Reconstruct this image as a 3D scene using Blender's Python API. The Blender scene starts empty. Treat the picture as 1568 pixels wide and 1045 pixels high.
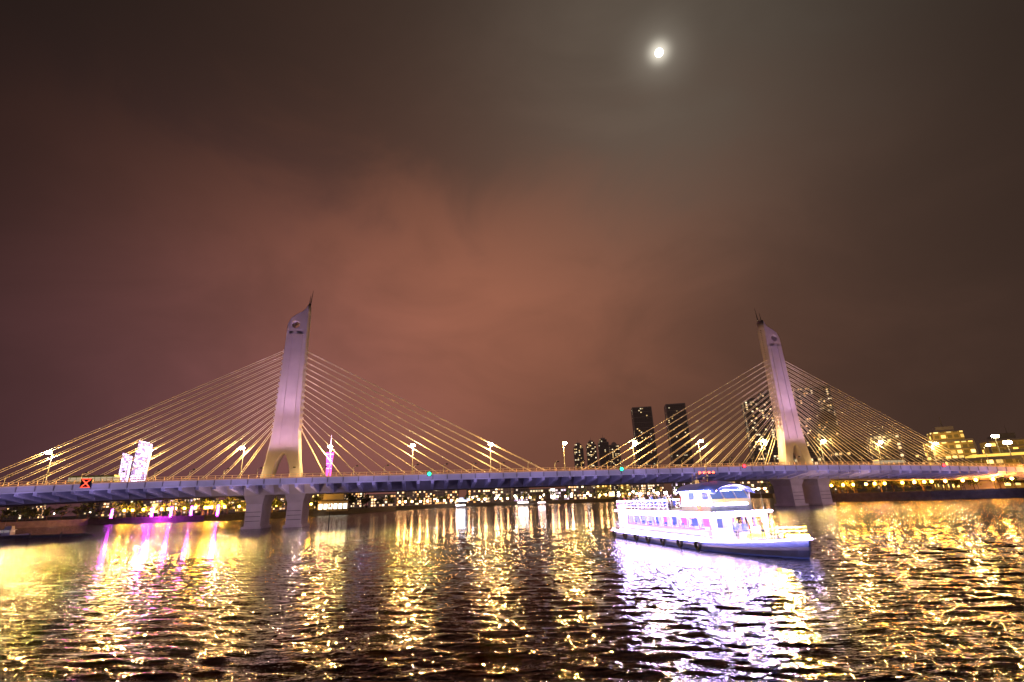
import bpy, math, random
import numpy as np
from mathutils import Vector, Matrix
random.seed(7); np.random.seed(7)
scn=bpy.context.scene
scn.view_settings.view_transform='Standard'; scn.view_settings.look='None'; scn.view_settings.exposure=0; scn.view_settings.gamma=1
COL=scn.collection

# ---------------------------------------------------------------- materials
def mat(name,col,rough=.6,em=None,es=0,metal=0,noise=0,nscale=3,bump=0,sample=True):
    m=bpy.data.materials.new(name); m.use_nodes=True
    nt=m.node_tree; b=nt.nodes['Principled BSDF']
    b.inputs['Base Color'].default_value=(*col,1); b.inputs['Roughness'].default_value=rough
    b.inputs['Metallic'].default_value=metal
    if em:
        b.inputs['Emission Color'].default_value=(*em,1); b.inputs['Emission Strength'].default_value=es
    if noise or bump:
        tc=nt.nodes.new('ShaderNodeTexCoord'); n=nt.nodes.new('ShaderNodeTexNoise')
        n.inputs['Scale'].default_value=nscale; n.inputs['Detail'].default_value=5
        nt.links.new(tc.outputs['Object'],n.inputs['Vector'])
        if noise:
            mx=nt.nodes.new('ShaderNodeMix'); mx.data_type='RGBA'
            mx.inputs[6].default_value=(*[c*(1-noise) for c in col],1)
            mx.inputs[7].default_value=(*[min(1,c*(1+noise)) for c in col],1)
            nt.links.new(n.outputs['Fac'],mx.inputs[0]); nt.links.new(mx.outputs[2],b.inputs['Base Color'])
        if bump:
            bp=nt.nodes.new('ShaderNodeBump'); bp.inputs['Strength'].default_value=bump; bp.inputs['Distance'].default_value=.05
            nt.links.new(n.outputs['Fac'],bp.inputs['Height']); nt.links.new(bp.outputs[0],b.inputs['Normal'])
    if not sample: m.cycles.emission_sampling='NONE'
    return m

def window_mat(name,base,thr=.7,cols=((1,.6,.2),(1,.85,.55)),es=1.5,cu=3.2,cz=3.3,amb=None,ambs=0):
    m=bpy.data.materials.new(name); m.use_nodes=True; nt=m.node_tree; N=nt.nodes; L=nt.links
    b=N['Principled BSDF']; b.inputs['Roughness'].default_value=.5
    tc=N.new('ShaderNodeTexCoord'); sx=N.new('ShaderNodeSeparateXYZ'); L.new(tc.outputs['Object'],sx.inputs[0])
    def M(op,a,bb=None):
        n=N.new('ShaderNodeMath'); n.operation=op
        for i,v in enumerate((a,bb)):
            if v is None: continue
            if isinstance(v,(int,float)): n.inputs[i].default_value=v
            else: L.new(v,n.inputs[i])
        return n.outputs[0]
    oi=N.new('ShaderNodeObjectInfo')
    u=M('DIVIDE',M('ADD',sx.outputs[0],sx.outputs[1]),cu); z=M('DIVIDE',sx.outputs[2],cz)
    fu=M('FLOOR',u); fz=M('FLOOR',z); ru=M('FRACT',u); rz=M('FRACT',z)
    cb=N.new('ShaderNodeCombineXYZ'); L.new(fu,cb.inputs[0]); L.new(fz,cb.inputs[1]); L.new(M('MULTIPLY',oi.outputs['Random'],97.0),cb.inputs[2])
    wn=N.new('ShaderNodeTexWhiteNoise'); wn.noise_dimensions='3D'; L.new(cb.outputs[0],wn.inputs['Vector'])
    mask=M('MULTIPLY',M('GREATER_THAN',ru,.3),M('GREATER_THAN',rz,.4))
    geo=N.new('ShaderNodeNewGeometry'); sn=N.new('ShaderNodeSeparateXYZ'); L.new(geo.outputs['Normal'],sn.inputs[0])
    wall=M('LESS_THAN',M('ABSOLUTE',sn.outputs[2]),.5)
    mask=M('MULTIPLY',mask,wall)
    lit=M('MULTIPLY',mask,M('GREATER_THAN',wn.outputs['Value'],thr))
    sc=N.new('ShaderNodeSeparateColor'); L.new(wn.outputs['Color'],sc.inputs[0])
    mx=N.new('ShaderNodeMix'); mx.data_type='RGBA'; mx.inputs[6].default_value=(*cols[0],1); mx.inputs[7].default_value=(*cols[1],1)
    L.new(sc.outputs[1],mx.inputs[0])
    mb=N.new('ShaderNodeMix'); mb.data_type='RGBA'; mb.inputs[6].default_value=(*base,1); mb.inputs[7].default_value=(.02,.022,.03,1)
    L.new(mask,mb.inputs[0]); L.new(mb.outputs[2],b.inputs['Base Color'])
    L.new(mx.outputs[2],b.inputs['Emission Color'])
    st=M('MULTIPLY',lit,M('MULTIPLY',M('ADD',sc.outputs[2],.25),es))
    L.new(st,b.inputs['Emission Strength'])
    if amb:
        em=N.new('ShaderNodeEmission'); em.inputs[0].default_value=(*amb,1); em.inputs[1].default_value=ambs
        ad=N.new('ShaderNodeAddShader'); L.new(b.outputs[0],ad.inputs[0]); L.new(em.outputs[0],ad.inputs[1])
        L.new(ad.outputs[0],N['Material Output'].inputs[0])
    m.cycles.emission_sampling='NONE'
    return m

# ---------------------------------------------------------------- mesh builder
class MB:
    def __init__(s): s.v=[]; s.f=[]; s.mi=[]; s.mats=[]; s.smooth=[]
    def m(s,mt):
        if mt not in s.mats: s.mats.append(mt)
        return s.mats.index(mt)
    def add(s,vs,fs,mt,sm=False):
        o=len(s.v); s.v+= [tuple(v) for v in vs]; k=s.m(mt)
        for f in fs: s.f.append([i+o for i in f]); s.mi.append(k); s.smooth.append(sm)
    def box(s,c,d,mt,rz=0,taper=1):
        x,y,z=[q/2 for q in d]; cr,sr=math.cos(rz),math.sin(rz); vs=[]
        for sz in(-1,1):
            t=taper if sz>0 else 1
            for sx,sy in((-1,-1),(1,-1),(1,1),(-1,1)):
                a,b=sx*x*t,sy*y*t; vs.append((c[0]+a*cr-b*sr,c[1]+a*sr+b*cr,c[2]+sz*z))
        s.add(vs,[(0,3,2,1),(4,5,6,7),(0,1,5,4),(1,2,6,5),(2,3,7,6),(3,0,4,7)],mt)
    def cyl(s,a,b,r1,r2,mt,n=8,sm=True):
        a=Vector(a);b=Vector(b);d=(b-a).normalized(); u=d.orthogonal().normalized(); w=d.cross(u); vs=[]
        for p,r in((a,r1),(b,r2)):
            for i in range(n):
                t=2*math.pi*i/n; vs.append(p+u*math.cos(t)*r+w*math.sin(t)*r)
        fs=[(i,(i+1)%n,n+(i+1)%n,n+i) for i in range(n)]
        s.add(vs,fs,mt,sm); s.add(vs[:n],[tuple(range(n))[::-1]],mt); s.add(vs[n:],[tuple(range(n))],mt)
    def ball(s,c,r,mt,n=8,m_=5,sq=(1,1,1)):
        vs=[];fs=[]
        for j in range(m_+1):
            ph=math.pi*j/m_
            for i in range(n):
                t=2*math.pi*i/n; vs.append((c[0]+r*sq[0]*math.sin(ph)*math.cos(t),c[1]+r*sq[1]*math.sin(ph)*math.sin(t),c[2]+r*sq[2]*math.cos(ph)))
        for j in range(m_):
            for i in range(n): fs.append((j*n+i,(j+1)*n+i,(j+1)*n+(i+1)%n,j*n+(i+1)%n))
        s.add(vs,fs,mt,True)
    def torus(s,c,R,r,axis,mt,n=14,k=6):
        vs=[];fs=[]
        ax=Vector(axis).normalized();u=ax.orthogonal().normalized();w=ax.cross(u);c=Vector(c)
        for i in range(n):
            t=2*math.pi*i/n; d=u*math.cos(t)+w*math.sin(t)
            for j in range(k):
                p=2*math.pi*j/k; vs.append(c+d*(R+r*math.cos(p))+ax*r*math.sin(p))
        for i in range(n):
            for j in range(k): fs.append((i*k+j,((i+1)%n)*k+j,((i+1)%n)*k+(j+1)%k,i*k+(j+1)%k))
        s.add(vs,fs,mt,True)
    def loft(s,prof,xs,mt,off=None,closed=True,caps=True):
        n=len(prof);vs=[];fs=[]
        for x in xs:
            o=off(x) if off else 0
            for(a,b) in prof: vs.append((x,a,b+o))
        for i in range(len(xs)-1):
            for j in range(n if closed else n-1):
                k=(j+1)%n; fs.append((i*n+j,i*n+k,(i+1)*n+k,(i+1)*n+j))
        if caps and closed: fs.append(tuple(range(n))); fs.append(tuple((len(xs)-1)*n+i for i in range(n))[::-1])
        s.add(vs,fs,mt)
    def obj(s,name,parent=None,loc=(0,0,0),rz=0):
        me=bpy.data.meshes.new(name); me.from_pydata(s.v,[],s.f)
        for mm in s.mats: me.materials.append(mm)
        me.polygons.foreach_set('material_index',s.mi); me.polygons.foreach_set('use_smooth',s.smooth); me.update()
        o=bpy.data.objects.new(name,me); COL.objects.link(o); o.location=loc; o.rotation_euler[2]=rz
        if parent: o.parent=parent
        return o
def empty(name,loc=(0,0,0),rz=0):
    e=bpy.data.objects.new(name,None); COL.objects.link(e); e.location=loc; e.rotation_euler[2]=rz; return e
def light(name,kind,loc,P,col,r=.2,parent=None,target=None,size=60,blend=.6):
    l=bpy.data.lights.new(name,kind); l.energy=P; l.color=col
    if kind in('POINT','SPOT'): l.shadow_soft_size=r
    if kind=='SPOT': l.spot_size=math.radians(size); l.spot_blend=blend
    o=bpy.data.objects.new(name,l); COL.objects.link(o); o.location=loc
    if target is not None: o.rotation_euler=(Vector(target)-Vector(loc)).to_track_quat('-Z','Y').to_euler()
    if parent: o.parent=parent
    return o

# ---------------------------------------------------------------- world / night sky
w=bpy.data.worlds.new('World'); scn.world=w; w.use_nodes=True; nt=w.node_tree; N=nt.nodes; L=nt.links
bg=N['Background']; tc=N.new('ShaderNodeTexCoord'); DIR=tc.outputs['Generated']
nz=N.new('ShaderNodeTexNoise'); nz.inputs['Scale'].default_value=2.6; nz.inputs['Detail'].default_value=6; nz.inputs['Roughness'].default_value=.55
nz.inputs['Distortion'].default_value=.6
mp=N.new('ShaderNodeMapping'); mp.inputs['Scale'].default_value=(1,1,1.7); L.new(DIR,mp.inputs[0]); L.new(mp.outputs[0],nz.inputs['Vector'])
def WM(op,*a):
    n=N.new('ShaderNodeMath'); n.operation=op
    for i,v in enumerate(a):
        if isinstance(v,(int,float)): n.inputs[i].default_value=v
        else: L.new(v,n.inputs[i])
    return n.outputs[0]
def lobe(d,sig):
    d=Vector(d).normalized(); vm=N.new('ShaderNodeVectorMath'); vm.operation='DOT_PRODUCT'; L.new(DIR,vm.inputs[0]); vm.inputs[1].default_value=d
    return WM('EXPONENT',WM('MULTIPLY',WM('SUBTRACT',vm.outputs['Value'],1.0),1/sig**2))
sx=N.new('ShaderNodeSeparateXYZ'); L.new(DIR,sx.inputs[0]); Z=sx.outputs[2]
def smooth(v,a,b,lo=0,hi=1):
    n=N.new('ShaderNodeMapRange'); n.interpolation_type='SMOOTHSTEP'; L.new(v,n.inputs[0])
    n.inputs[1].default_value=a;n.inputs[2].default_value=b;n.inputs[3].default_value=lo;n.inputs[4].default_value=hi; return n.outputs[0]
terms=[]
Zn=WM('ADD',Z,WM('MULTIPLY',WM('SUBTRACT',nz.outputs['Fac'],.5),.5))
cloudcut=smooth(Zn,.46,.68,1,.22)
nmod=smooth(nz.outputs['Fac'],.25,.75,.78,1.18)
terms.append((WM('MULTIPLY',WM('MULTIPLY',lobe((-.09,.9,.36),.32),cloudcut),nmod),(.225,.072,.036)))
terms.append((lobe((-.04,.9,.26),.46),(.034,.0155,.011)))
terms.append((WM('MULTIPLY',lobe((-.48,.85,.06),.28),nmod),(.082,.030,.043)))
terms.append((WM('MULTIPLY',lobe((.70,.75,.06),.38),nmod),(.034,.0165,.0112)))
terms.append((lobe((.18,.72,.62),.46),(.022,.0172,.0125)))
MD=Vector((.270,.637,.722)).normalized()
terms.append((WM('MULTIPLY',lobe(MD,.21),nmod),(.064,.057,.044)))
terms.append((lobe(MD,.032),(.10,.092,.075)))
terms.append((lobe(MD,.0105),(.8,.75,.62)))
acc=None
for f,c in terms:
    v=N.new('ShaderNodeVectorMath'); v.operation='SCALE'; v.inputs[0].default_value=c; L.new(f,v.inputs['Scale'])
    if acc is None: acc=v.outputs[0]
    else:
        a=N.new('ShaderNodeVectorMath'); a.operation='ADD'; L.new(acc,a.inputs[0]); L.new(v.outputs[0],a.inputs[1]); acc=a.outputs[0]
a=N.new('ShaderNodeVectorMath'); a.operation='ADD'; L.new(acc,a.inputs[0]); a.inputs[1].default_value=(.005,.0042,.004)
L.new(a.outputs[0],bg.inputs[0]); bg.inputs[1].default_value=1
mb=MB(); mb.ball((0,0,0),21,mat('moon_surface',(.8,.8,.75),1,(1,.97,.88),6,sample=False),24,16); mb.obj('moon',loc=MD*3000)
sl=light('moonlight','SUN',(0,0,300),.015,(1,.95,.85),target=Vector((0,0,300))-MD); sl.data.angle=math.radians(.5)

# ---------------------------------------------------------------- camera
cd=bpy.data.cameras.new('camera'); cam=bpy.data.objects.new('camera',cd); COL.objects.link(cam); scn.camera=cam
cd.lens=17; cd.sensor_width=36; cd.clip_end=20000
cam.matrix_world=Matrix.Translation((0,0,5.2))@Matrix.Rotation(math.radians(108.18),4,'X')@Matrix.Rotation(math.radians(-2.05),4,'Z')

# ---------------------------------------------------------------- water
def build_water():
    rows=1200; r=np.geomspace(9,5000,rows)
    az=np.concatenate([np.radians(np.linspace(-180,-58,30,endpoint=False)),np.radians(np.linspace(-58,58,900)),np.radians(np.linspace(58,180,31)[1:])])
    R,A=np.meshgrid(r,az,indexing='ij'); X=R*np.sin(A); Y=R*np.cos(A)
    dr=R*(np.log(5000/9)/rows); H=np.zeros_like(X)
    rng=np.random.RandomState(3)
    mod=0.85+.35*np.sin(X*.11+1.3+np.sin(Y*.07))*np.sin(Y*.09+X*.03)
    for i in range(84):
        lam=.26*(7.5**(rng.rand()**1.05)); k=2*np.pi/lam
        th=rng.normal(0,.30)+math.radians(10); kx,ky=k*math.sin(th),k*math.cos(th)
        s=.034*(1.0 if lam<1.3 else .55); a=s/k
        fade=np.clip((lam/dr-2.5)/3,0,1)
        ph=kx*X+ky*Y+rng.rand()*6.283+.6*np.sin(X*.31+i)+.6*np.sin(Y*.17+i*2)
        sn=np.sin(ph); H+=a*fade*(sn+.28*np.cos(2*ph))
    H*=mod
    wide=np.abs(A)>math.radians(58); H[wide]*=.0
    nr,nc=X.shape; co=np.stack([X,Y,H],-1).reshape(-1,3)
    i=np.arange(nr-1)[:,None]*nc; j=np.arange(nc-1)[None,:]
    q=np.stack([i+j,i+nc+j,i+nc+j+1,i+j+1],-1).reshape(-1,4)[:, ::-1]
    me=bpy.data.meshes.new('water'); me.vertices.add(len(co)); me.vertices.foreach_set('co',co.ravel())
    me.loops.add(q.size); me.loops.foreach_set('vertex_index',q.ravel().astype(np.int32))
    me.polygons.add(len(q)); me.polygons.foreach_set('loop_start',np.arange(0,q.size,4)); me.polygons.foreach_set('loop_total',np.full(len(q),4))
    me.polygons.foreach_set('use_smooth',np.ones(len(q),bool)); me.update(); me.validate()
    m=bpy.data.materials.new('river_water'); m.use_nodes=True; n=m.node_tree; b=n.nodes['Principled BSDF']
    b.inputs['Base Color'].default_value=(.006,.005,.004,1); b.inputs['Roughness'].default_value=.05; b.inputs['IOR'].default_value=1.28
    t=n.nodes.new('ShaderNodeTexCoord'); mpg=n.nodes.new('ShaderNodeMapping'); mpg.inputs['Scale'].default_value=(.40,1.5,1); mpg.inputs['Rotation'].default_value=(0,0,.12)
    n.links.new(t.outputs['Object'],mpg.inputs[0])
    t1=n.nodes.new('ShaderNodeTexNoise'); t1.inputs['Scale'].default_value=2.8; t1.inputs['Detail'].default_value=3; t1.inputs['Roughness'].default_value=.55
    n.links.new(mpg.outputs[0],t1.inputs['Vector'])
    bp=n.nodes.new('ShaderNodeBump'); bp.inputs['Strength'].default_value=1; bp.inputs['Distance'].default_value=.18
    n.links.new(t1.outputs['Fac'],bp.inputs['Height']); n.links.new(bp.outputs[0],b.inputs['Normal'])
    me.materials.append(m); o=bpy.data.objects.new('water',me); COL.objects.link(o)
build_water()

# ---------------------------------------------------------------- banks
m_ground=mat('bank_paving',(.12,.10,.085),.9,noise=.4,nscale=.2)
m_wall=mat('embankment_stone',(.22,.19,.16),.9,noise=.5,nscale=.6,bump=.4)
shore=[(-290,-500),(-285,240),(-240,285),(-162,264),(-121,302),(-105,440),(-60,500),(60,520),(160,500),(190,380),(150,270),(124,214),(150,186),(205,164),(330,100),(400,-500)]
poly=[(-4000,-500)]+shore+[(5000,-500),(5000,6000),(-4000,6000)]
g=MB(); g.add([(x,y,2.2) for x,y in poly],[tuple(range(len(poly)))[::-1]],m_ground)
for (a,b),(c,d) in zip(shore[:-1],shore[1:]):
    g.add([(a,b,-1),(c,d,-1),(c,d,2.2),(a,b,2.2)],[(0,1,2,3)],m_wall)
g.obj('ground')
q=MB()
for (a,b),(c,d) in zip(shore[:-1],shore[1:]):
    Ln=math.hypot(c-a,d-b); an=math.atan2(d-b,c-a)
    q.box(((a+c)/2,(b+d)/2,2.2+.5),(Ln,.3,1.0),m_wall,an)
q.obj('embankment_parapet')
m_rock=mat('jetty_concrete',(.16,.14,.13),.95,noise=.5,nscale=.8,bump=.8)
j=MB()
j.add([(-300,150,-.5),(-116,134,-.5),(-114,141,-.5),(-300,166,-.5),(-300,152,.75),(-118,136,.55),(-117,139,.55),(-300,162,.75)],[(4,5,6,7),(0,1,5,4),(1,2,6,5),(2,3,7,6)],m_rock)
for i in range(16): j.cyl((-120-i*9,135.0+i*.8,-.5),(-120-i*9,135.0+i*.8,1.3),.25,.22,m_rock)
j.obj('river_jetty')

# ---------------------------------------------------------------- bridge
T=(-70.,149.); ang=math.atan2(.189,.982)
BR=empty('cable_stayed_bridge',(T[0],T[1],0),ang)
def zoff(s):
    if s>150: return -min(7,2.8*((s-150)/103)**1.5)
    if s<-20: return -min(5,.9*((-20-s)/60)**1.6)
    return 0
m_con=mat('bridge_concrete',(.50,.46,.48),.7,noise=.3,nscale=.35,bump=.15)
m_fas=mat('fascia_paint_glow',(.55,.50,.62),.55,(.42,.33,.62),.30,noise=.3,nscale=.3,sample=False)  # lavender wash on the fascia is put into the paint as emission
m_strut=mat('strut_paint_glow',(.58,.54,.64),.6,(.25,.2,.6),.06,noise=.2,nscale=.8,sample=False)  # weak emission stands in for bluish light under the deck
m_asph=mat('asphalt',(.05,.05,.05),.85,noise=.3,nscale=2)
m_white=mat('road_paint',(.75,.75,.72),.7)
m_rail=mat('railing_paint_glow',(.60,.45,.36),.5,(.9,.40,.18),.32,noise=.3,sample=False)  # warm lamplight on the rails is put in as emission
m_steel=mat('galvanised_steel',(.45,.45,.45),.4,metal=.6)
m_dark=mat('dark_metal',(.04,.04,.045),.5)
S=list(np.arange(-230,420,4.0))
d=MB()
d.loft([(-16.8,11.9),(16.8,11.9),(16.8,12.4),(-16.8,12.4)],S,m_con,zoff)
d.loft([(-7.5,8.9),(7.5,8.9),(10,11.9-.003),(-10,11.9-.003)],S,m_con,zoff); d.obj('box_girder',BR)
d=MB()
for sg in(-1,1):
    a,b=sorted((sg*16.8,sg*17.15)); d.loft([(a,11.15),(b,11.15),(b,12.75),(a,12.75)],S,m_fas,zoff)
    a,b=sorted((sg*16.75,sg*17.45)); d.loft([(a,12.753),(b,12.753),(b,13.0),(a,13.0)],S,m_rail,zoff)
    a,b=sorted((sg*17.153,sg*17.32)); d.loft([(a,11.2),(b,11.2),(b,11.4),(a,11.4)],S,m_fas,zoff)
    for s in np.arange(-228,416,4.0): d.box((s,sg*17.23,12.08+zoff(s)),(.25,.14,1.3),m_con)
d.obj('edge_beams',BR)
d=MB()
for s in np.arange(-228,416,4.0):
    o=zoff(s)
    for sg in(-1,1):
        hw=.4
        P=[(s-hw,sg*16.8,11.88+o),(s-hw,sg*16.8,10.45+o),(s-hw,sg*7.9,9.0+o),(s-hw,sg*9.95,11.88+o)]
        Q=[(s+hw,p[1],p[2]) for p in P]
        d.add(P+Q,[(0,1,2,3),(7,6,5,4),(0,4,5,1),(1,5,6,2)],m_strut)
d.obj('cantilever_ribs',BR)
d=MB()
for lo,hi in((-15,-1.6),(1.6,15)):
    d.loft([(lo,12.404),(hi,12.404)],S,m_asph,zoff,closed=False)
    for n in (lo+3.6,lo+7.0,lo+10.4):
        for s in np.arange(-220,400,9): d.box((s,n,12.41+zoff(s)),(4,.15,.004),m_white)
d.loft([(-1.6,12.4),(1.6,12.4),(1.6,12.62),(-1.6,12.62)],S,m_con,zoff)
for sg in(-1,1):
    a,b=sorted((sg*15,sg*16.75)); d.loft([(a,12.403),(b,12.403),(b,12.58),(a,12.58)],S,m_con,zoff)
d.obj('roadway',BR)
d=MB()
for sg in(-1,1):
    for zz in(13.22,13.75):
        n=sg*17.0; d.loft([(n-.07,zz),(n+.07,zz),(n+.07,zz+.13),(n-.07,zz+.13)],S,m_rail,zoff)
    for s in np.arange(-228,416,2.0): d.box((s,sg*17.0,13.4+zoff(s)),(.14,.14,.9),m_rail)
d.obj('railings',BR)

# towers
m_tower=mat('tower_concrete',(.60,.54,.60),.65,noise=.22,nscale=.25,bump=.12)
m_cable=mat('cable_sheath_glow',(.85,.76,.62),.45,(.95,.55,.34),.15,sample=False)  # lamp glow along the cables is put in as golden emission
def tower(s0,mir):
    out=[(5.7,12.4),(4.5,19),(3.6,27),(3.15,45),(2.95,66),(2.75,68.6),(2.3,67.6),(1.2,66.3),(-.6,65.2),(-2.0,64.0),(-2.8,61.8),(-3.1,45),(-3.6,27),(-4.5,19),(-5.7,12.4),
         (-3.1,12.4),(-2.0,17.5),(-1.0,20.3),(0,21.3),(1.0,20.3),(2.0,17.5),(3.1,12.4)]
    cu=bpy.data.curves.new('pylon','CURVE'); cu.dimensions='2D'; cu.fill_mode='BOTH'; cu.extrude=1.75; cu.bevel_depth=.18; cu.bevel_resolution=1
    def spl(pts):
        sp=cu.splines.new('POLY'); sp.points.add(len(pts)-1)
        for p,c in zip(sp.points,pts): p.co=(c[0]*mir,c[1],0,1)
        sp.use_cyclic_u=True
    spl(out); spl([(-.45+1.3*math.cos(t*math.pi/8),61.8+1.3*math.sin(t*math.pi/8)) for t in range(16)])
    tmp=bpy.data.objects.new('tmp',cu); COL.objects.link(tmp); dg=bpy.context.evaluated_depsgraph_get()
    me=bpy.data.meshes.new_from_object(tmp.evaluated_get(dg)); bpy.data.objects.remove(tmp)
    me.transform(Matrix.Rotation(math.pi/2,4,'X')); me.materials.clear(); me.materials.append(m_tower)
    o=bpy.data.objects.new('pylon',me); COL.objects.link(o); o.parent=BR; o.location=(s0,0,0)
    d=MB()
    for sg in(-1,1):
        y=sg*2.25
        for (xa,xb,z0,z1,ww) in((1.25,1.0,23,58.5,1.0),(-1.9,-1.6,23,58.5,.6)):
            f=[(mir*xa-ww,y,z0),(mir*xa+ww,y,z0),(mir*xb+ww*.9,y,z1),(mir*xb-ww*.9,y,z1),
                   (mir*xa-ww,sg*1.9,z0),(mir*xa+ww,sg*1.9,z0),(mir*xb+ww*.9,sg*1.9,z1),(mir*xb-ww*.9,sg*1.9,z1)]
            d.add(f,[(0,1,2,3),(0,4,5,1),(1,5,6,2),(2,6,7,3),(3,7,4,0)],m_tower)
    for i in range(15):
        z=28+i*1.8; w_=3.6-(z-27)*.026
        for sg in(-1,1):
            for y in(-.75,.75): d.box((sg*(w_+.28),y,z),(.75,.9,.75),m_tower)
    for k in range(20):
        z=53.5+k*.7
        if z<66:d.box((mir*3.22,0,z),(.3,.5,.12),m_dark)
    d.cyl((mir*2.75,-.9,67.8),(mir*3.0,-.9,72.5),.24,.05,m_dark,6); d.cyl((mir*2.6,.9,67.8),(mir*3.2,.9,75.2),.26,.05,m_dark,6)
    d.cyl((mir*2.8,0,66),(mir*2.8,0,70),.2,.1,m_dark,6)
    d.obj('pylon_details',BR,(s0,0,0))
    d=MB()
    for sg in(-1,1):
        x=sg*5.4
        P=[(x-2.1,-4.6,-3),(x+2.1,-4.6,-3),(x+2.1,4.6,-3),(x-2.1,4.6,-3),(x-2.1,-4.6,6.6),(x+2.1,-4.6,6.6),(x+2.1,4.6,6.6),(x-2.1,4.6,6.6),(x-2.8,-5.6,8.9),(x+2.8,-5.6,8.9),(x+2.8,5.6,8.9),(x-2.8,5.6,8.9)]
        d.add(P,[(0,1,5,4),(1,2,6,5),(2,3,7,6),(3,0,4,7),(4,5,9,8),(5,6,10,9),(6,7,11,10),(7,4,8,11),(8,9,10,11)],m_con)
        d.box((x,0,.1),(5.2,10.6,1.0),m_con)
        for zz in(2,3.2,4.4): d.box((x,-4.63,zz),(3.8,.08,.12),m_dark)
    d.obj('pier',BR,(s0,0,0))
    d=MB()
    for i in range(15):
        dist=13+i*5.05; zt=28+i*1.8; w_=3.6-(zt-27)*.026+.5
        for sg in(-1,1):
            for y in(-.75,.75):
                e=(s0+sg*dist,y,12.6+zoff(s0+sg*dist)); t=(s0+sg*w_,y,zt)
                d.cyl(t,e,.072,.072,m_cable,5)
                ev=Vector(e); tv=Vector(t); dn=(tv-ev).normalized()
                d.cyl(ev,ev+dn*2.4,.17,.14,m_steel,6)
    d.obj('stay_cables',BR)
    for sg in(-1,1):
        light('pylon_floodlight','SPOT',(s0+sg*9,-15.8,13.6),12500,(1,.56,.78),.2,BR,target=(s0,0,42),size=66)
        light('pylon_floodlight','SPOT',(s0+sg*4,-15.8,13.6),19000,(1,.60,.86),.2,BR,target=(s0,0,58),size=36)
        light('pylon_side_light','SPOT',(s0+sg*15,0,14),3500,(1,.55,.25),.2,BR,target=(s0+sg*2,0,34),size=60)
        light('leg_light','POINT',(s0+sg*7,-4,14.4),600,(1,.66,.22),.15,BR)
        light('added_pier_light','POINT',(s0+sg*9,-16,5.5),900,(1,.62,.50),.1,BR)  # warm lamp without fixture, added to brighten the pier
s2=math.hypot(101.5+70,182-149)
tower(0,1); tower(s2,-1)
d=MB()
for s in (-95,-160,254,320,385):
    o=zoff(s); d.box((s,0,(8.9+o-3)/2),(5.5,12,8.9+o+3),m_con); d.box((s,0,8.4+o),(6.5,15,.99),m_con)
d.obj('approach_piers',BR)
for s in np.arange(-70,250,16.0):
    light('added_deck_wash','POINT',(s,-19.5,8.2+zoff(s)),400,(.52,.42,1),.06,BR)  # lamps without fixtures, added to brighten fascia and ribs
d=MB()
for s in np.arange(-76,255,8.2):
    o=zoff(s); d.cyl((s,-16.2,12.6+o),(s,-16.2,15.2+o),.07,.06,m_steel,6); d.cyl((s,-16.2,15.2+o),(s+.8,-16.2,15.6+o),.06,.05,m_steel,6)
    d.box((s+.95,-16.2,15.6+o),(.6,.35,.3),m_dark)
d.obj('railing_floodlights',BR)

# street lamps
m_bulb=mat('lamp_glass',(1,.9,.7),.3,(1,.76,.38),160,sample=False)
lampmesh=MB(); lampmesh.cyl((0,0,0),(0,0,9.6),.15,.09,m_steel); lampmesh.cyl((0,0,0),(0,0,.8),.28,.22,m_steel)
lampmesh.cyl((0,0,9.6),(0,-1.5,10.3),.08,.06,m_steel,6); lampmesh.box((0,-1.8,10.5),(.5,1.1,.2),m_steel); lampmesh.ball((0,-1.8,10.1),.72,m_bulb,12,7,(1,1,.6))
Mbr=Matrix.Translation((T[0],T[1],0))@Matrix.Rotation(ang,4,'Z')
first=None
for k in range(-5,12):
    s=13+25*k
    p=Mbr@Vector((s,1.4,12.6+zoff(s)))
    if first is None:
        o=lampmesh.obj('street_lamp'); first=o
    else:
        o=bpy.data.objects.new('street_lamp',first.data); COL.objects.link(o)
    o.location=p; o.rotation_euler[2]=ang
    if s<250:
        light('lamp_light','POINT',(0,-1.8,9.4),11000,(1,.56,.15),.28,o)
        if s>-120: light('added_river_spot','SPOT',(0,-2.7,9.9),(105000 if s<175 else 70000),(1,.55,.12),.35,o,target=(0,-22.5,2.5),size=130,blend=.5)  # extra spot added to strengthen the lamp streaks on the water
def nav(s,kind):
    e=MB(); col={'x':(1,.05,.02),'g':(.02,1,.35),'r':(1,.03,.05)}[kind]
    me_=mat('nav_light_'+kind,(.1,.1,.1),.4,col,6)
    e.box((0,0,0),(2.4 if kind=='x' else 1.2,.3,2.2 if kind=='x' else 1.2),m_dark)
    if kind=='x':
        for sg in(-1,1):
            e.add([(-.85,-.17,-.85*sg-.12),(-.85,-.17,-.85*sg+.12),(.85,-.17,.85*sg+.12),(.85,-.17,.85*sg-.12)],[(0,1,2,3)],me_)
        e.box((0,-.16,1.0),(2.1,.04,.08),me_); e.box((0,-.16,-1.0),(2.1,.04,.08),me_)
    else:
        e.cyl((0,-.15,0),(0,-.3,0),.5,.5,me_,12)
    e.box((0,.3,.2),(.2,.5,.2),m_dark)
    p=Mbr@Vector((s,-17.65,12.9)); o=e.obj('navigation_signal',loc=(p.x,p.y,p.z+zoff(s)),rz=ang)
nav(-41,'x'); nav(43,'g'); nav(100,'g'); nav(141,'r'); nav(217,'r')

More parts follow.
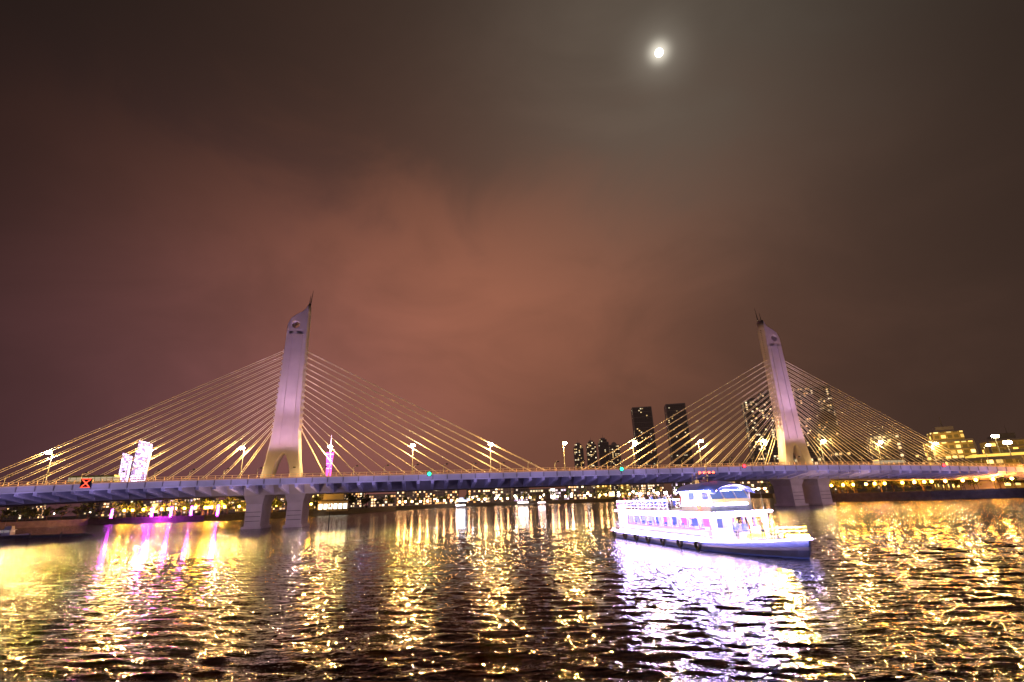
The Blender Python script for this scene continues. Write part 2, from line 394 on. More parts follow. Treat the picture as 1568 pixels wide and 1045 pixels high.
def bus(s,n,colr):
    e=MB(); mb_=mat('bus_paint',colr,.4); mg=mat('bus_glass',(.03,.03,.03),.1,(1,.8,.5),.5,sample=False)
    e.box((0,0,1.05),(11,2.5,1.2),mb_); e.box((0,0,2.15),(10.9,2.42,.98),mg); e.box((0,0,2.87),(11,2.5,.45),mb_,taper=.96)
    for x in np.arange(-5,5.1,1.43): e.box((x,0,2.15),(.15,2.47,.98),mb_)
    for x in(-3.4,3.4):
        for y in(-1.15,1.15): e.cyl((x,y-.15,.5),(x,y+.15,.5),.5,.5,m_dark,14)
    p=Mbr@Vector((s,n,12.41+zoff(s))); e.obj('bus',loc=p,rz=ang)
bus(-46,-6,(.12,.14,.08)); bus(205,-9,(.2,.18,.16))

# ---------------------------------------------------------------- trees
m_trunk=mat('bark',(.10,.07,.05),.9)
m_leafA=mat('leaf_dark',(.05,.08,.03),.7); m_leafB=mat('leaf_light',(.12,.13,.04),.7)
def tree_mass(name,items,leaves=240,ls=1.0):
    t=MB()
    for(x,y,z,h) in items:
        r=h*random.uniform(.30,.42); t.cyl((x,y,z-.3),(x+random.uniform(-.3,.3),y,z+h*.5),h*.035,h*.02,m_trunk,5)
        cl=[]
        for k in range(7):
            a=random.random()*6.28; rr=r*random.uniform(.2,.8); c=(x+rr*math.cos(a),y+rr*math.sin(a),z+h*random.uniform(.45,.9)); cl.append(c)
            t.cyl((x,y,z+h*.38),c,h*.014,h*.006,m_trunk,4)
        for k in range(leaves):
            c=random.choice(cl); dd=Vector((random.gauss(0,1),random.gauss(0,1),random.gauss(0,.7)))*r*.26; p=Vector(c)+dd
            n=Vector((random.uniform(-1,1),random.uniform(-1,1),random.uniform(-.4,1))).normalized(); u=n.orthogonal().normalized(); v=n.cross(u); sz=h*random.uniform(.03,.065)*ls
            t.add([p-u*sz,p-v*sz*.6,p+u*sz,p+v*sz*.6],[(0,1,2,3)],m_leafA if random.random()<.6 else m_leafB)
    t.obj(name)
def along(pts,step,back=(3,14),h=(7,11),jit=2):
    out=[]
    for(a,b),(c,d_) in zip(pts[:-1],pts[1:]):
        Ln=math.hypot(c-a,d_-b); nx,ny=-(d_-b)/Ln,(c-a)/Ln
        k=0
        while k<Ln:
            t=k/Ln; bk=random.uniform(*back); out.append((a+(c-a)*t+nx*bk+random.uniform(-jit,jit),b+(d_-b)*t+ny*bk,2.2,random.uniform(*h))); k+=step*random.uniform(.7,1.3)
    return out
tree_mass('riverside_tree_row',along([(-330,250),(-285,240),(-240,285),(-162,264),(-121,302)],4.5,(5,13),(7,10.5)),280,1.35)
tree_mass('riverside_tree_row',along([(-121,302),(-105,440),(-60,500),(60,520),(160,500),(190,380)],9,(6,26),(7,13)),150,1.3)
tree_mass('riverside_tree_row',along([(190,380),(150,270),(124,214),(150,186),(205,164),(330,100)],5,(7,18),(5,8)),260,1.2)

# ---------------------------------------------------------------- promenade lights
def plamp(name,items,col,es,r,h,P=0,every=1):
    mm=mat(name+'_globe',(1,.9,.8),.3,col,es)
    t=MB(); t.cyl((0,0,0),(0,0,h),.09,.06,m_dark,6); t.ball((0,0,h+r*.8),r,mm,8,5); t.cyl((0,0,0),(0,0,.4),.18,.14,m_dark,6)
    base=None
    for i,(x,y) in enumerate(items):
        if base is None: base=t.obj(name); o=base
        else: o=bpy.data.objects.new(name,base.data); COL.objects.link(o)
        o.location=(x,y,2.2)
        if P and i%every==0: light('glow','POINT',(0,-.2,h+r*2.2),P,col,.2,o)
def pline(pts,step,back=2.5):
    out=[]
    for(a,b),(c,d_) in zip(pts[:-1],pts[1:]):
        Ln=math.hypot(c-a,d_-b); nx,ny=-(d_-b)/Ln,(c-a)/Ln; k=random.uniform(0,step)
        while k<Ln: t=k/Ln; out.append((a+(c-a)*t+nx*back,b+(d_-b)*t+ny*back)); k+=step*random.uniform(.6,1.4)
    return out
plamp('promenade_lamp',pline([(-225,281),(-162,264),(-121,302)],6,4),(1,.42,.04),110,.6,4.2,16000,2)
plamp('promenade_lamp',pline([(-285,250),(-240,285)],12,4),(1,.75,.6),30,.25,4.2)
plamp('promenade_lamp',pline([(150,270),(124,214),(150,186),(205,164),(260,136)],4.5,3.5),(1,.36,.04),100,.48,3.8,5500,3)
plamp('promenade_lamp',pline([(-105,440),(-60,500),(60,520),(160,500),(190,380)],9,3),(1,.48,.18),110,.8,4.0)
plamp('promenade_lamp',pline([(-90,470),(-60,500),(60,520),(160,500)],24,9),(1,.95,.9),70,.8,6.0)
m_mag=mat('magenta_led',(.5,.1,.5),.4,(.70,.04,1),30)
for(x,y) in((-197,274),(-184,270),(-172,268),(-158,268),(-226,283)):
    t=MB(); t.cyl((0,0,0),(0,0,5.6),.6,.45,m_mag,8); t.box((0,0,5.8),(1.3,1.3,.3),m_dark); t.box((0,0,.2),(1.4,1.4,.4),m_wall); t.obj('illuminated_column',loc=(x,y,2.2))
light('magenta_wash','POINT',(-192,265,6),16000,(.70,.05,1),.3)

# ---------------------------------------------------------------- buildings
HZ=(.8,.45,.40)  # haze tint, put into facades, roofs and slabs as weak emission
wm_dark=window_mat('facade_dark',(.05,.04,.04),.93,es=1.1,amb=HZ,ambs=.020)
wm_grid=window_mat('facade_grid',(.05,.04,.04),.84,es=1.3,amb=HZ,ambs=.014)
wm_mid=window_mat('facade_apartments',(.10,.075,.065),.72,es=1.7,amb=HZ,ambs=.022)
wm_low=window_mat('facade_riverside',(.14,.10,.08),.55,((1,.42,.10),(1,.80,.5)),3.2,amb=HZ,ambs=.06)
wm_warm=window_mat('facade_warm',(.25,.17,.10),.58,((1,.5,.08),(1,.75,.25)),3,cu=3.6,cz=3.6,amb=(.85,.42,.06),ambs=.16)  # yellow uplighting on these walls is put in as even emission
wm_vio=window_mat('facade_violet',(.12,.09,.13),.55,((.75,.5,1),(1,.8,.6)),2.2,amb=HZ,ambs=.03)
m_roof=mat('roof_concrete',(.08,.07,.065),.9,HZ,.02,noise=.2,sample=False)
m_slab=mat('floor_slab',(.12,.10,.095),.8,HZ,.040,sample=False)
def building(name,X,Y,w_,dp,H,wm,rz=None,crown='plant',bands=4,slab=None):
    rz=-math.atan2(X,Y)*.6 if rz is None else rz
    t=MB(); slab=slab or m_slab
    t.box((0,0,H/2),(w_,dp,H),wm)
    z=3.3*bands
    while z<H-2: t.box((0,0,z),(w_+.8,dp+.8,.5),slab); z+=3.3*bands
    for sx_ in(-1,1):
        for sy in(-1,1): t.box((sx_*w_/2,sy*dp/2,H/2),(1.1,1.1,H+.4),slab)
    t.box((0,0,H+.7),(w_+.5,dp+.5,1.4),slab)
    if crown=='plant':
        t.box((w_*.1,0,H+3),(w_*.45,dp*.5,4.4),m_roof); t.box((-w_*.25,0,H+2.2),(w_*.15,dp*.3,2.8),m_roof); t.cyl((w_*.2,0,H+4),(w_*.2,0,H+11),.25,.1,m_roof,5)
    if crown=='step':
        t.box((0,0,H+4),(w_*.72,dp*.72,6.5),wm); t.box((0,0,H+9),(w_*.42,dp*.42,4),slab); t.cyl((0,0,H+10),(0,0,H+19),.4,.1,m_roof,5)
    if crown=='dome':
        t.ball((0,0,H+1.5),w_*.28,slab,14,8,(1,1,1.1)); t.cyl((0,0,H+1),(0,0,H+w_*.5),.3,.1,m_roof,5)
    if crown=='slant':
        a,b=w_/2,dp/2; t.add([(-a,-b,H+1.4),(a,-b,H+1.4),(a,b,H+1.4),(-a,b,H+1.4),(-a,-b,H+9),(-a,b,H+9)],[(0,1,4),(3,5,2),(0,4,5,3),(1,2,5,4)],wm)
    return t.obj(name,loc=(X,Y,2.2),rz=rz)
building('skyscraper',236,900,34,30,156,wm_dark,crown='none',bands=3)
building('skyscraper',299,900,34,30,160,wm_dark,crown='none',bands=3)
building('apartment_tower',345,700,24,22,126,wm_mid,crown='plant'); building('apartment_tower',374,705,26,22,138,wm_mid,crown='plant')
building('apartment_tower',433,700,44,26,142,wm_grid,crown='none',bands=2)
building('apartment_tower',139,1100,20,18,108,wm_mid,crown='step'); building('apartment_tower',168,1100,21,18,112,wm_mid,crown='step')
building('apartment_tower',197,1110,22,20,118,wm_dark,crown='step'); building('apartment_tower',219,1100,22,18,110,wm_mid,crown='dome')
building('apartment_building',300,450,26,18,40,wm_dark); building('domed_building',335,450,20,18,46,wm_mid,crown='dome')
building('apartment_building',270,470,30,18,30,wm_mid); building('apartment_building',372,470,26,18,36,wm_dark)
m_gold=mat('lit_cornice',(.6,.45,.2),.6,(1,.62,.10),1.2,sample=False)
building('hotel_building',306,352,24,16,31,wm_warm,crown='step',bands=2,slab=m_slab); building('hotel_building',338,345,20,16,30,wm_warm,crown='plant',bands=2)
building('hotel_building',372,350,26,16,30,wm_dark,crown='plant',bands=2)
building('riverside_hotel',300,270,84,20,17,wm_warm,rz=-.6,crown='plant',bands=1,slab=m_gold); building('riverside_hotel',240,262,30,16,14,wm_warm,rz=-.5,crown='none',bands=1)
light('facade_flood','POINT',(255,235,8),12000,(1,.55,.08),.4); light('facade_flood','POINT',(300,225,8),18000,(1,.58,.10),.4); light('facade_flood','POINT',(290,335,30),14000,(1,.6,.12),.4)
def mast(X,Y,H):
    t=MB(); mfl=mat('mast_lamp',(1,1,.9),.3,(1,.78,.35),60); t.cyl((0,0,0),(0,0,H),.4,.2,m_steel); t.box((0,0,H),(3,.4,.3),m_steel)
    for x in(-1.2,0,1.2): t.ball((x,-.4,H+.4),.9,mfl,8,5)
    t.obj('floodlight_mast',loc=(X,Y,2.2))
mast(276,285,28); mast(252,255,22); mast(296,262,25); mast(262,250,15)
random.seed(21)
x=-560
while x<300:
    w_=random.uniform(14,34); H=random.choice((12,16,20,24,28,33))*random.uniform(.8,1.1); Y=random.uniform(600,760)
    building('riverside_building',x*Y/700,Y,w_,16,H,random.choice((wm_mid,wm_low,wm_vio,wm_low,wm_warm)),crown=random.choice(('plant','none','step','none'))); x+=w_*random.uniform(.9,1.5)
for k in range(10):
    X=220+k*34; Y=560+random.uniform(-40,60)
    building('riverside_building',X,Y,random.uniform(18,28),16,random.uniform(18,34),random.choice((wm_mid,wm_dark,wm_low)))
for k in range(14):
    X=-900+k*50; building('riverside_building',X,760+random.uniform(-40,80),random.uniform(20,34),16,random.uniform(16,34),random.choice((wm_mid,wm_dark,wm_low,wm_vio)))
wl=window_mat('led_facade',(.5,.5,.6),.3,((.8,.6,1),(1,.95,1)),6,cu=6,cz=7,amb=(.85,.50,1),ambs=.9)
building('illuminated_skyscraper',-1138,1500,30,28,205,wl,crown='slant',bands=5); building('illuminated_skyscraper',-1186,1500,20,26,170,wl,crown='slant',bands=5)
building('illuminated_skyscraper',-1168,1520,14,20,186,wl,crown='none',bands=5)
m_tv=mat('tv_tower_led',(.5,.1,.4),.4,(1,.10,.55),2.2,sample=False); m_tv2=mat('tv_tower_white',(.8,.6,.7),.4,(1,.6,.85),4,sample=False)
t=MB(); n=14
def rad(z): q_=(z-95)/95; return 7+8*q_*q_
for k in range(n):
    for tw in(.9,-.9):
        pts=[]
        for q_ in range(11):
            z=q_*16.; a=2*math.pi*k/n+tw*z/160; pts.append((rad(z)*math.cos(a),rad(z)*math.sin(a),z))
        for a_,b_ in zip(pts[:-1],pts[1:]): t.cyl(a_,b_,.8,.8,m_tv,4)
for z in range(0,165,14): t.torus((0,0,z),rad(z),.8,(0,0,1),m_tv2 if z>110 else m_tv)
t.cyl((0,0,0),(0,0,160),4,4,m_tv,8); t.cyl((0,0,160),(0,0,185),2.2,1.4,m_tv2,6); t.cyl((0,0,185),(0,0,212),1.2,.4,m_tv2,6)
t.obj('television_tower',loc=(-566,1500,2))
t=MB(); mp_=mat('pavilion_wall',(.5,.48,.45),.7); mpe=mat('pavilion_light',(.9,.9,.8),.5,(1,.9,.7),4)
t.box((0,0,3),(18,10,6),mp_); t.box((0,0,6.4),(20,12,.8),m_roof); t.box((0,0,9),(12,8,4.4),mp_); t.box((0,0,11.5),(14,9.5,.6),m_roof)
for k in range(6): t.box((-7.2+k*2.9,-5.05,3),(2.0,.1,3),mpe)
t.cyl((0,0,11.8),(0,0,14),.2,.1,m_roof,5); t.obj('riverside_pavilion',loc=(-117,322,2.2),rz=.35)
for(X,Y,w_,h,c) in((38,545,5,10,(1,.85,.8)),(-60,560,10,4,(.7,.75,1)),(100,540,6,5,(1,.7,.3)),(-300,420,6,7,(1,.7,.2))):
    t=MB(); t.box((0,0,3+h/2),(w_,.4,h),mat('billboard_face',(.6,.6,.6),.5,c,3)); t.box((0,.4,1.5),(.4,.4,3),m_dark); t.box((0,.3,3+h/2),(w_+.4,.3,h+.4),m_dark); t.obj('billboard',loc=(X,Y,2.2))

# ---------------------------------------------------------------- sightseeing boat
F=Vector((.225,-.974,0)).normalized(); BA=math.atan2(F.y,F.x)
BO=empty('sightseeing_boat',(15.9,71.0,0),BA); MBo=Matrix.Translation((15.9,71.0,0))@Matrix.Rotation(BA,4,'Z')
b_white=mat('boat_white',(.66,.64,.74),.35,noise=.06,nscale=1.5); b_blue=mat('boat_blue_glow',(.08,.12,.42),.3,(.12,.14,.6),.2,sample=False); b_hull=mat('hull_paint',(.24,.28,.50),.4,noise=.3,nscale=1.2); b_deck=mat('boat_deck',(.2,.22,.25),.8,noise=.2)  # blue paint glows weakly, in place of blue light falling on it
b_led=mat('boat_led',(1,1,1),.3,(.56,.38,1),1250); b_ledw=mat('boat_led_white',(1,1,1),.3,(.78,.72,1),60); b_ledh=mat('added_hull_led',(1,1,1),.3,(.58,.45,1),45)
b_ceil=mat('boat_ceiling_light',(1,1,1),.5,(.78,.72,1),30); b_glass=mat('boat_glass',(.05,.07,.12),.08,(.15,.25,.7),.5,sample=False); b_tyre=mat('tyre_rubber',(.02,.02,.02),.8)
b_glow=mat('lit_cabin_panel',(.9,.9,.95),.5,(.82,.80,1),5)
b_yel=mat('boat_yellow_light',(1,.9,.5),.4,(1,.62,.04),1400); b_red=mat('boat_red_light',(1,.1,.05),.4,(1,.08,.04),8); b_post=mat('poster',(.6,.10,.40),.6,(.9,.15,.7),.5,noise=.7,nscale=2.5,sample=False); b_seat=mat('seat_blue',(.08,.12,.45),.6)
b_frame=mat('window_frame',(.24,.14,.42),.5)
xs=[-.6,0,2,6,10,14,18,21,23.5,25.5,27.3,28.8,29.9,30.6]
hb=[3.0,3.2,3.45,3.5,3.5,3.5,3.5,3.45,3.2,2.75,2.1,1.35,.65,.08]
sh=[1.05,1.0,.96,.92,.92,.92,.94,.98,1.06,1.16,1.28,1.40,1.52,1.60]
h=MB(); rowsz=[-.5,.12,.42,.58,1.0]; frac=[.80,.90,.95,.97,1.0]
cols_=[b_blue,b_hull,b_white,b_hull]
def hp(i,r,sg):
    x=xs[i]-(max(0,xs[i]-22)/8.6)*1.5*(1-frac[r])*5*.5; z=rowsz[r] if r<4 else sh[i]
    if r in(2,3): z=rowsz[r]*(1+(sh[i]-1)*.9)
    k=frac[r]-(max(0,xs[i]-20)/10)*(1-frac[r])*2.2
    return (x,sg*hb[i]*max(k,.02),z)
for r in range(4):
    for i in range(len(xs)-1):
        for sg in(-1,1): h.add([hp(i,r,sg),hp(i+1,r,sg),hp(i+1,r+1,sg),hp(i,r+1,sg)],[(0,1,2,3) if sg<0 else (3,2,1,0)],cols_[r],True)
    h.add([hp(0,r,-1),hp(0,r+1,-1),hp(0,r+1,1),hp(0,r,1)],[(0,1,2,3)],cols_[r])
for i in range(len(xs)-1): h.add([(xs[i],-hb[i]*.995,sh[i]-.03),(xs[i+1],-hb[i+1]*.995,sh[i+1]-.03),(xs[i+1],hb[i+1]*.995,sh[i+1]-.03),(xs[i],hb[i]*.995,sh[i]-.03)],[(0,1,2,3)],b_deck)
for i in range(len(xs)-1):
    for sg in(-1,1): h.cyl((xs[i],sg*hb[i],sh[i]),(xs[i+1],sg*hb[i+1],sh[i+1]),.11,.11,b_white,6)
for x in(1.2,4.5,7.6,10.6,14,17.4,20.6): 
    h.torus((x,-3.62,.50),.36,.14,(0,1,0),b_tyre); h.torus((x,3.62,.50),.36,.14,(0,1,0),b_tyre)
h.obj('hull',BO)
c=MB()
for sg in(-1,1):
    y=sg*3.05
    c.box((12.2,y,1.40),(20.4,.08,.9),b_white); c.box((12.2,y,3.12),(20.4,.08,.36),b_white)
    c.box((3.3,y,2.37),(2.6,.081,1.14),b_glow)
    for k in range(11): c.box((4.6+k*1.78,y,2.4),(.20,.16,1.1),b_frame)
    c.box((13.4,y,1.87),(18,.14,.07),b_frame); c.box((13.4,y,2.93),(18,.14,.07),b_frame)
    for k in range(10): c.box((5.5+k*1.78,y,2.05),(1.5,.05,.05),m_steel)
    c.box((12.2,sg*3.12,1.28),(20.2,.05,.1),b_blue)
c.box((2.0,0,2.2),(.1,6.1,2.3),b_white)
for y,w_ in((-2.75,.6),(-1.1,.35),(1.1,.35),(2.75,.6)): c.box((22.4,y,2.2),(.1,w_,2.3),b_white)
c.box((22.4,-1.9,1.5),(.09,1.3,.95),b_white); c.box((22.4,1.9,1.5),(.09,1.3,.95),b_white); c.box((22.4,0,3.15),(.09,6,.35),b_white)
c.box((12.3,0,3.4),(21.6,6.7,.14),b_white); c.box((12.3,0,3.48),(21.3,6.4,.03),b_deck)
c.box((12,0.4,2.15),(16,.1,2.2),b_white)
for k in range(7): c.box((5.5+k*2.2,.33,2.3),(1.1,.03,1.0),b_post if k%2 else b_seat)
for k in range(9):
    x=5.2+k*1.85
    for y in(-2.3,-1.2,1.4,2.4): c.box((x,y,1.45),(.5,.5,.1),b_seat); c.box((x-.25,y,1.8),(.08,.5,.7),b_seat); c.box((x,y,1.2),(.1,.1,.4),m_steel)
for k in range(6):
    for y in(-1.7,1.8): c.box((5.5+k*2.9,y,3.24),(1.6,.5,.06),b_ceil)
c.obj('cabin',BO)
c=MB()
for sg in(-1,1):
    c.box((12.3,sg*3.40,3.38),(21.2,.06,.10),b_led)
    c.box((12,sg*3.135,1.10),(19.5,.05,.07),b_ledw)
    for i in range(1,12): c.cyl((xs[i],sg*(hb[i]+.25),sh[i]-.1),(xs[i+1],sg*(hb[i+1]+.25),sh[i+1]-.1),.035,.035,b_ledh,5)  # glowing tubes added outboard to brighten the dark hull
    c.cyl((1.8,sg*3.12,4.55),(15,sg*3.12,4.55),.04,.04,b_ledw,5)
c.cyl((xs[12],hb[12]+.25,sh[12]-.1),(30.9,0,1.5),.035,.035,b_ledh,5); c.cyl((xs[12],-hb[12]-.25,sh[12]-.1),(30.9,0,1.5),.035,.035,b_ledh,5)
c.box((1.5,0,3.36),(.05,6.2,.08),b_ledw)
c.box((23.15,0,3.36),(.06,6.2,.09),b_led)
c.box((22.48,-1.9,3.0),(.06,1.3,.08),b_yel); c.box((22.48,1.9,3.0),(.06,1.3,.08),b_yel)
for i in range(8,12):
    c.cyl((xs[i],(hb[i]-.05),sh[i]+.16),(xs[i+1],(hb[i+1]-.05),sh[i+1]+.16),.04,.04,b_yel,5)
c.obj('led_strips',BO)
r_=MB()
def rail(pts,hh,z_=None,step=1.0):
    for a_,b_ in zip(pts[:-1],pts[1:]):
        a_=Vector(a_);b_=Vector(b_)
        for f in(1,.66,.33): r_.cyl(a_+Vector((0,0,hh*f)),b_+Vector((0,0,hh*f)),.03,.03,b_white,5)
        nn=max(1,int((b_-a_).length/step))
        for k in range(nn+1): p=a_.lerp(b_,k/nn); r_.cyl(p,p+Vector((0,0,hh)),.03,.03,b_white,5)
rail([(15,-3.1,3.5),(1.8,-3.1,3.5),(1.8,3.1,3.5),(15,3.1,3.5)],1.0)
rail([(xs[i],-hb[i]+.12,sh[i]) for i in range(7,13)],.85); rail([(xs[i],hb[i]-.12,sh[i]) for i in range(7,13)],.85)
rail([(-.4,-2.8,1.0),(-.4,2.8,1.0)],.9); rail([(-.4,-2.8,1.0),(2,-3.1,1.0)],.9)
r_.obj('railings',BO)
wz=MB(); DX=1.4
def arch(x,hw,zb,zt,n_=9):
    return [(x,hw*math.cos(math.pi*k/(n_-1)),zb+(zt-zb)*math.sin(math.pi*k/(n_-1))) for k in range(n_)]
A=arch(14.6+DX,2.5,5.35,6.2); B=arch(18.6+DX,2.5,5.35,6.35); C=arch(21.1+DX,2.2,5.05,5.9)
for P,Q in((A,B),(B,C)): wz.add(P+Q,[(k,k+1,9+k+1,9+k) for k in range(8)],b_blue,True)
wz.add([(p[0],p[1],p[2]-.1) for p in A],[tuple(range(9))],b_white)
for sg in(-1,1):
    wz.box((17.6+DX,sg*2.25,4.05),(5.2,.08,1.1),b_white)
    for k in range(5): wz.box((15.3+DX+k*1.2,sg*2.25,4.95),(.16,.09,.72),b_white)
    for k in range(4): wz.box((15.9+DX+k*1.2,sg*2.22,4.95),(.9,.03,.6),b_glow if k%2==0 else b_glass)
wz.box((15.0+DX,0,4.4),(.08,4.4,1.8),b_white); wz.box((20.2+DX,0,4.05),(.1,4.4,1.1),b_white)
wz.add([(20.2+DX,-2.1,4.6),(20.2+DX,2.1,4.6),(19.7+DX,2.0,5.35),(19.7+DX,-2.0,5.35)],[(0,1,2,3)],b_glass)
for y in(-2.1,-.7,.7,2.1): wz.cyl((20.24+DX,y,4.58),(19.74+DX,y*.96,5.4),.07,.07,b_white,5)
for k in range(5): wz.box((15.6+DX+k*1.1,-2.31,4.2),(.8,.03,.3),b_ledw)
wz.box((20.27+DX,0,4.1),(.03,3.6,.12),b_ledw)
for sg in(-1,1): wz.box((18+DX,sg*2.5,5.38),(5.6,.05,.06),b_ledw)
wz.torus((18.4+DX,-2.34,4.0),.28,.07,(0,1,0),b_red)
wz.cyl((17+DX,0,5.9),(17+DX,0,8.0),.06,.04,m_steel,6); wz.box((17+DX,0,7.1),(.1,1.8,.08),m_steel); wz.box((17.3+DX,0,6.7),(.25,1.3,.14),b_white)
for y in(-.8,-.3,.3,.8): wz.ball((17+DX,y,7.25),.13,b_red,6,4)
for x_ in(15.5,16.3,18.2): wz.cyl((x_+DX,-.8,6),(x_+DX,-.8,7.2),.04,.03,m_steel,5)
wz.box((16.2+DX,-.4,6.35),(.8,.8,.35),b_white)
wz.obj('wheelhouse',BO)
u=MB()
for k in range(5):
    x=3.5+k*2.2; u.cyl((x,-1.3,3.5),(x,-1.3,4.2),.05,.05,m_steel,6); u.cyl((x,-1.3,4.2),(x,-1.3,4.25),.45,.45,b_white,12)
    for dx in(-.75,.75): u.box((x+dx,-1.3,3.95),(.42,.42,.06),b_seat); u.box((x+dx*1.25,-1.3,4.25),(.06,.42,.5),b_seat)
for x in(2.2,8.5,14.6):
    for y in(-2.9,2.9): u.cyl((x,y,3.5),(x,y,5.3),.05,.05,m_steel,6); u.ball((x,y,5.35),.16,b_ledw,6,4)
u.cyl((26.2,0,1.2),(26.0,0,5.2),.05,.03,m_steel,6); u.box((24.2,0,1.45),(.8,2.2,.5),b_white); u.cyl((27.6,-.3,1.35),(27.6,-.3,1.75),.13,.13,m_dark,8); u.cyl((27.6,.3,1.35),(27.6,.3,1.75),.13,.13,m_dark,8)
u.add([(1.85,-3.13,3.65),(4.5,-3.13,3.65),(4.5,-3.13,4.3),(1.85,-3.13,4.3)],[(0,1,2,3)],b_post)
u.obj('deck_fittings',BO)
light('bow_light','POINT',(26.1,.3,2.4),300,(1,.62,.06),.15,BO)
light('bow_flood','SPOT',(23.3,2.6,3.0),40000,(1,.56,.03),.2,BO,target=(40,-8,0),size=84)
light('upper_deck_light','POINT',(8,-1,5.6),450,(1,.72,.60),.1,BO); light('upper_deck_light','POINT',(13.6,-1,5.6),400,(.8,.6,1),.1,BO)

# ---------------------------------------------------------------- people
def person_mesh(pose,shirt,pants):
    V=[];E=[];Rr=[]
    def v(p,r,par=None):
        V.append(p);Rr.append(r)
        if par is not None:E.append((par,len(V)-1))
        return len(V)-1
    pel=v((0,0,.92),.15); wa=v((0,0,1.08),.13,pel); ch=v((.01,0,1.3),.165,wa); nk=v((.01,0,1.47),.06,ch); hd=v((.03,0,1.56),.085,nk); hd2=v((.03,0,1.66),.095,hd); v((.02,0,1.73),.06,hd2)
    v((.13,0,1.60),.018,hd)
    for sg in(-1,1):
        st=.16 if pose=='walk' else .02
        hip=v((0,sg*.1,.86),.1,pel); kn=v((sg*st*.6+.03,sg*.11,.48),.065,hip); an=v((sg*st,sg*.12,.08),.042,kn); v((sg*st+.16,sg*.13,.04),.035,an)
        sh_=v((0,sg*.19,1.40),.065,ch)
        if pose=='photo': el=v((.16,sg*.27,1.22),.045,sh_); wr=v((.33,sg*.12,1.42),.03,el)
        elif pose=='wave' and sg<0: el=v((.05,sg*.38,1.55),.045,sh_); wr=v((.08,sg*.34,1.82),.03,el)
        elif pose=='lean': el=v((.1,sg*.26,1.16),.045,sh_); wr=v((.32,sg*.2,1.08),.03,el)
        else: el=v((-.02,sg*.26,1.12),.045,sh_); wr=v((.05,sg*.27,.88),.03,el)
        W=Vector(V[wr]); D=(W-Vector(V[el])).normalized(); U=D.orthogonal().normalized()
        pm=v(tuple(W+D*.07),.03,wr)
        for q_ in range(4):
            f1=v(tuple(W+D*.12+U*(q_-1.5)*.022),.009,pm); v(tuple(W+D*(.155+.012*(q_%3))+U*(q_-1.5)*.024+Vector((.01,0,0))),.008,f1)
        v(tuple(W+D*.07+U*.055),.01,wr)
    me=bpy.data.meshes.new('person'); me.from_pydata(V,E,[]); o=bpy.data.objects.new('tmp',me); COL.objects.link(o)
    md=o.modifiers.new('s','SKIN'); 
    for i,sv in enumerate(me.skin_vertices[0].data): sv.radius=(Rr[i],Rr[i]*(1.0)); sv.use_root=(i==0)
    ss=o.modifiers.new('ss','SUBSURF'); ss.levels=1; ss.render_levels=1
    dg=bpy.context.evaluated_depsgraph_get(); out=bpy.data.meshes.new_from_object(o.evaluated_get(dg)); bpy.data.objects.remove(o)
    out.materials.clear()
    sk=mat('skin',(.55,.35,.26),.6); hr=mat('hair',(.02,.015,.012),.6)
    for mm in(mat('shirt',shirt,.8),mat('trousers',pants,.8),sk,hr): out.materials.append(mm)
    for p in out.polygons:
        c_=p.center; p.use_smooth=True
        if c_.z>1.49 and abs(c_.y)<.15: p.material_index=3 if (c_.z>1.68 or c_.x<0.0) else 2
        elif c_.z<.9 and abs(c_.y)<.24: p.material_index=1
        elif Vector((c_.x,c_.y,0)).length>.3 or (abs(c_.y)>.24 and c_.z<1.0): p.material_index=2
        else: p.material_index=0
    return out
pm=[person_mesh('stand',(.6,.1,.08),(.03,.03,.06)),person_mesh('photo',(.75,.75,.72),(.05,.06,.12)),person_mesh('wave',(.1,.15,.4),(.1,.1,.1)),person_mesh('lean',(.6,.5,.2),(.04,.04,.05)),person_mesh('walk',(.05,.05,.06),(.2,.18,.15))]
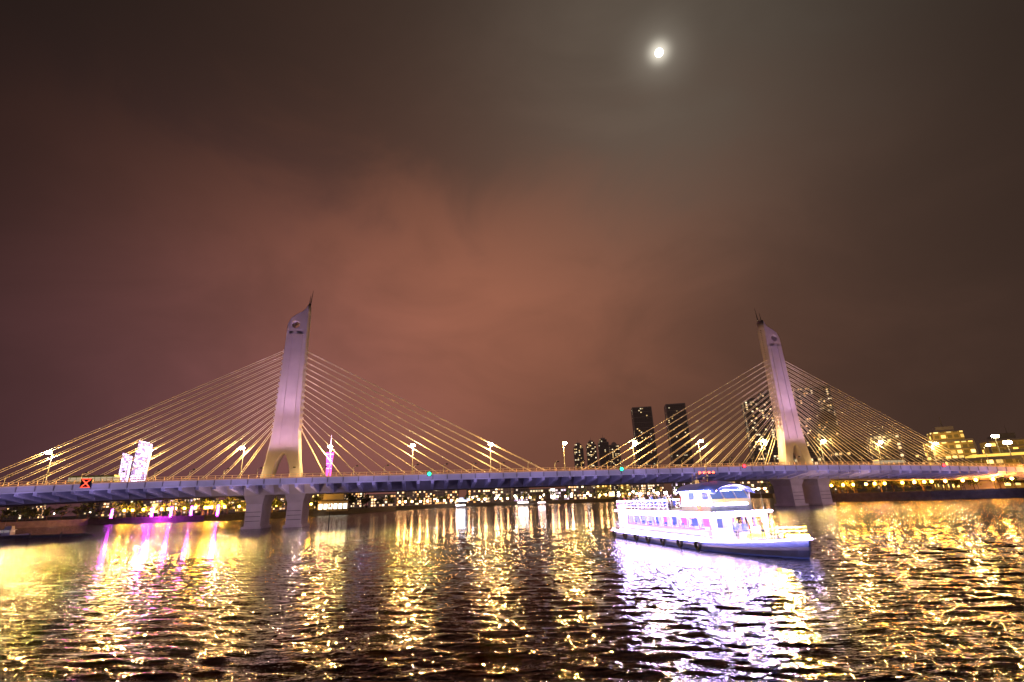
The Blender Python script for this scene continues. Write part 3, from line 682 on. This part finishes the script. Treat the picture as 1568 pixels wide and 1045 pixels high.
spots=[(3.2,-2.6,3.5),(4.8,-2.7,3.5),(5.6,-2.2,3.5),(6.9,-2.7,3.5),(7.7,-2.5,3.5),(8.9,-2.65,3.5),(9.6,-1.9,3.5),(10.5,-2.6,3.5),(11.8,-2.3,3.5),(12.6,-2.7,3.5),(6.2,1.5,3.5),(9.8,1.8,3.5),(13.4,-1.6,3.5),(8.2,.6,3.5),(11.4,.8,3.5),(14.4,-2.5,3.5),
       (23.5,-1.2,1.06),(25.3,.9,1.12),(24.6,1.9,1.1),(26.6,-.9,1.2),(25.6,-1.4,1.14)]
for i,sp in enumerate(spots):
    o=bpy.data.objects.new('person',pm[(i*3+i//4)%5]); COL.objects.link(o); o.location=MBo@Vector((sp[0],sp[1],sp[2]))
    o.rotation_euler[2]=BA-math.pi/2+random.uniform(-.8,.8); k=random.uniform(.92,1.04); o.scale=(k,k,k)

# ---------------------------------------------------------------- small distant boats
def small_boat(X,Y,rz,sc,col,es,name='river_ferry'):
    t=MB(); e_=mat('ferry_light',(1,1,1),.5,col,es)
    t.add([(-6,-1.8,-.3),(5,-1.8,-.3),(8,0,-.3),(5,1.8,-.3),(-6,1.8,-.3),(-6.3,-2.1,1),(5.3,-2.1,1),(9,0,1.4),(5.3,2.1,1),(-6.3,2.1,1)],[(0,1,6,5),(1,2,7,6),(2,3,8,7),(3,4,9,8),(4,0,5,9),(5,6,7,8,9)],b_white)
    t.box((-.8,0,1.5),(9,3.6,.9),b_white); t.box((-.8,0,2.3),(8.8,3.4,.7),e_); 
    for k in range(6): t.box((-5+k*1.7,0,2.3),(.2,3.55,.7),b_white)
    t.box((-.8,0,2.78),(9.4,3.9,.2),b_white); t.box((2.5,0,3.5),(2.2,2.4,1.2),b_white,taper=.85); t.cyl((1,0,4),(1,0,6.2),.06,.04,m_steel,5)
    o=t.obj(name,loc=(X,Y,0),rz=rz); o.scale=(sc,)*3
small_boat(-52,470,.1,.95,(.9,.9,1),30); small_boat(-82,478,3.1,.8,(1,.8,.5),30); small_boat(6,495,.1,1.1,(1,.9,.8),20); small_boat(24,500,0,.8,(1,.7,.7),20)
small_boat(-141,139.5,.4,.75,(.6,.5,.4),.3,'moored_boat')
t=MB(); t.cyl((0,0,-1),(0,0,5.6),.12,.1,m_dark,6); t.cyl((0,0,4.9),(0,0,5.8),.3,.25,m_rail,8); t.obj('channel_marker',loc=(-50.5,137,0))
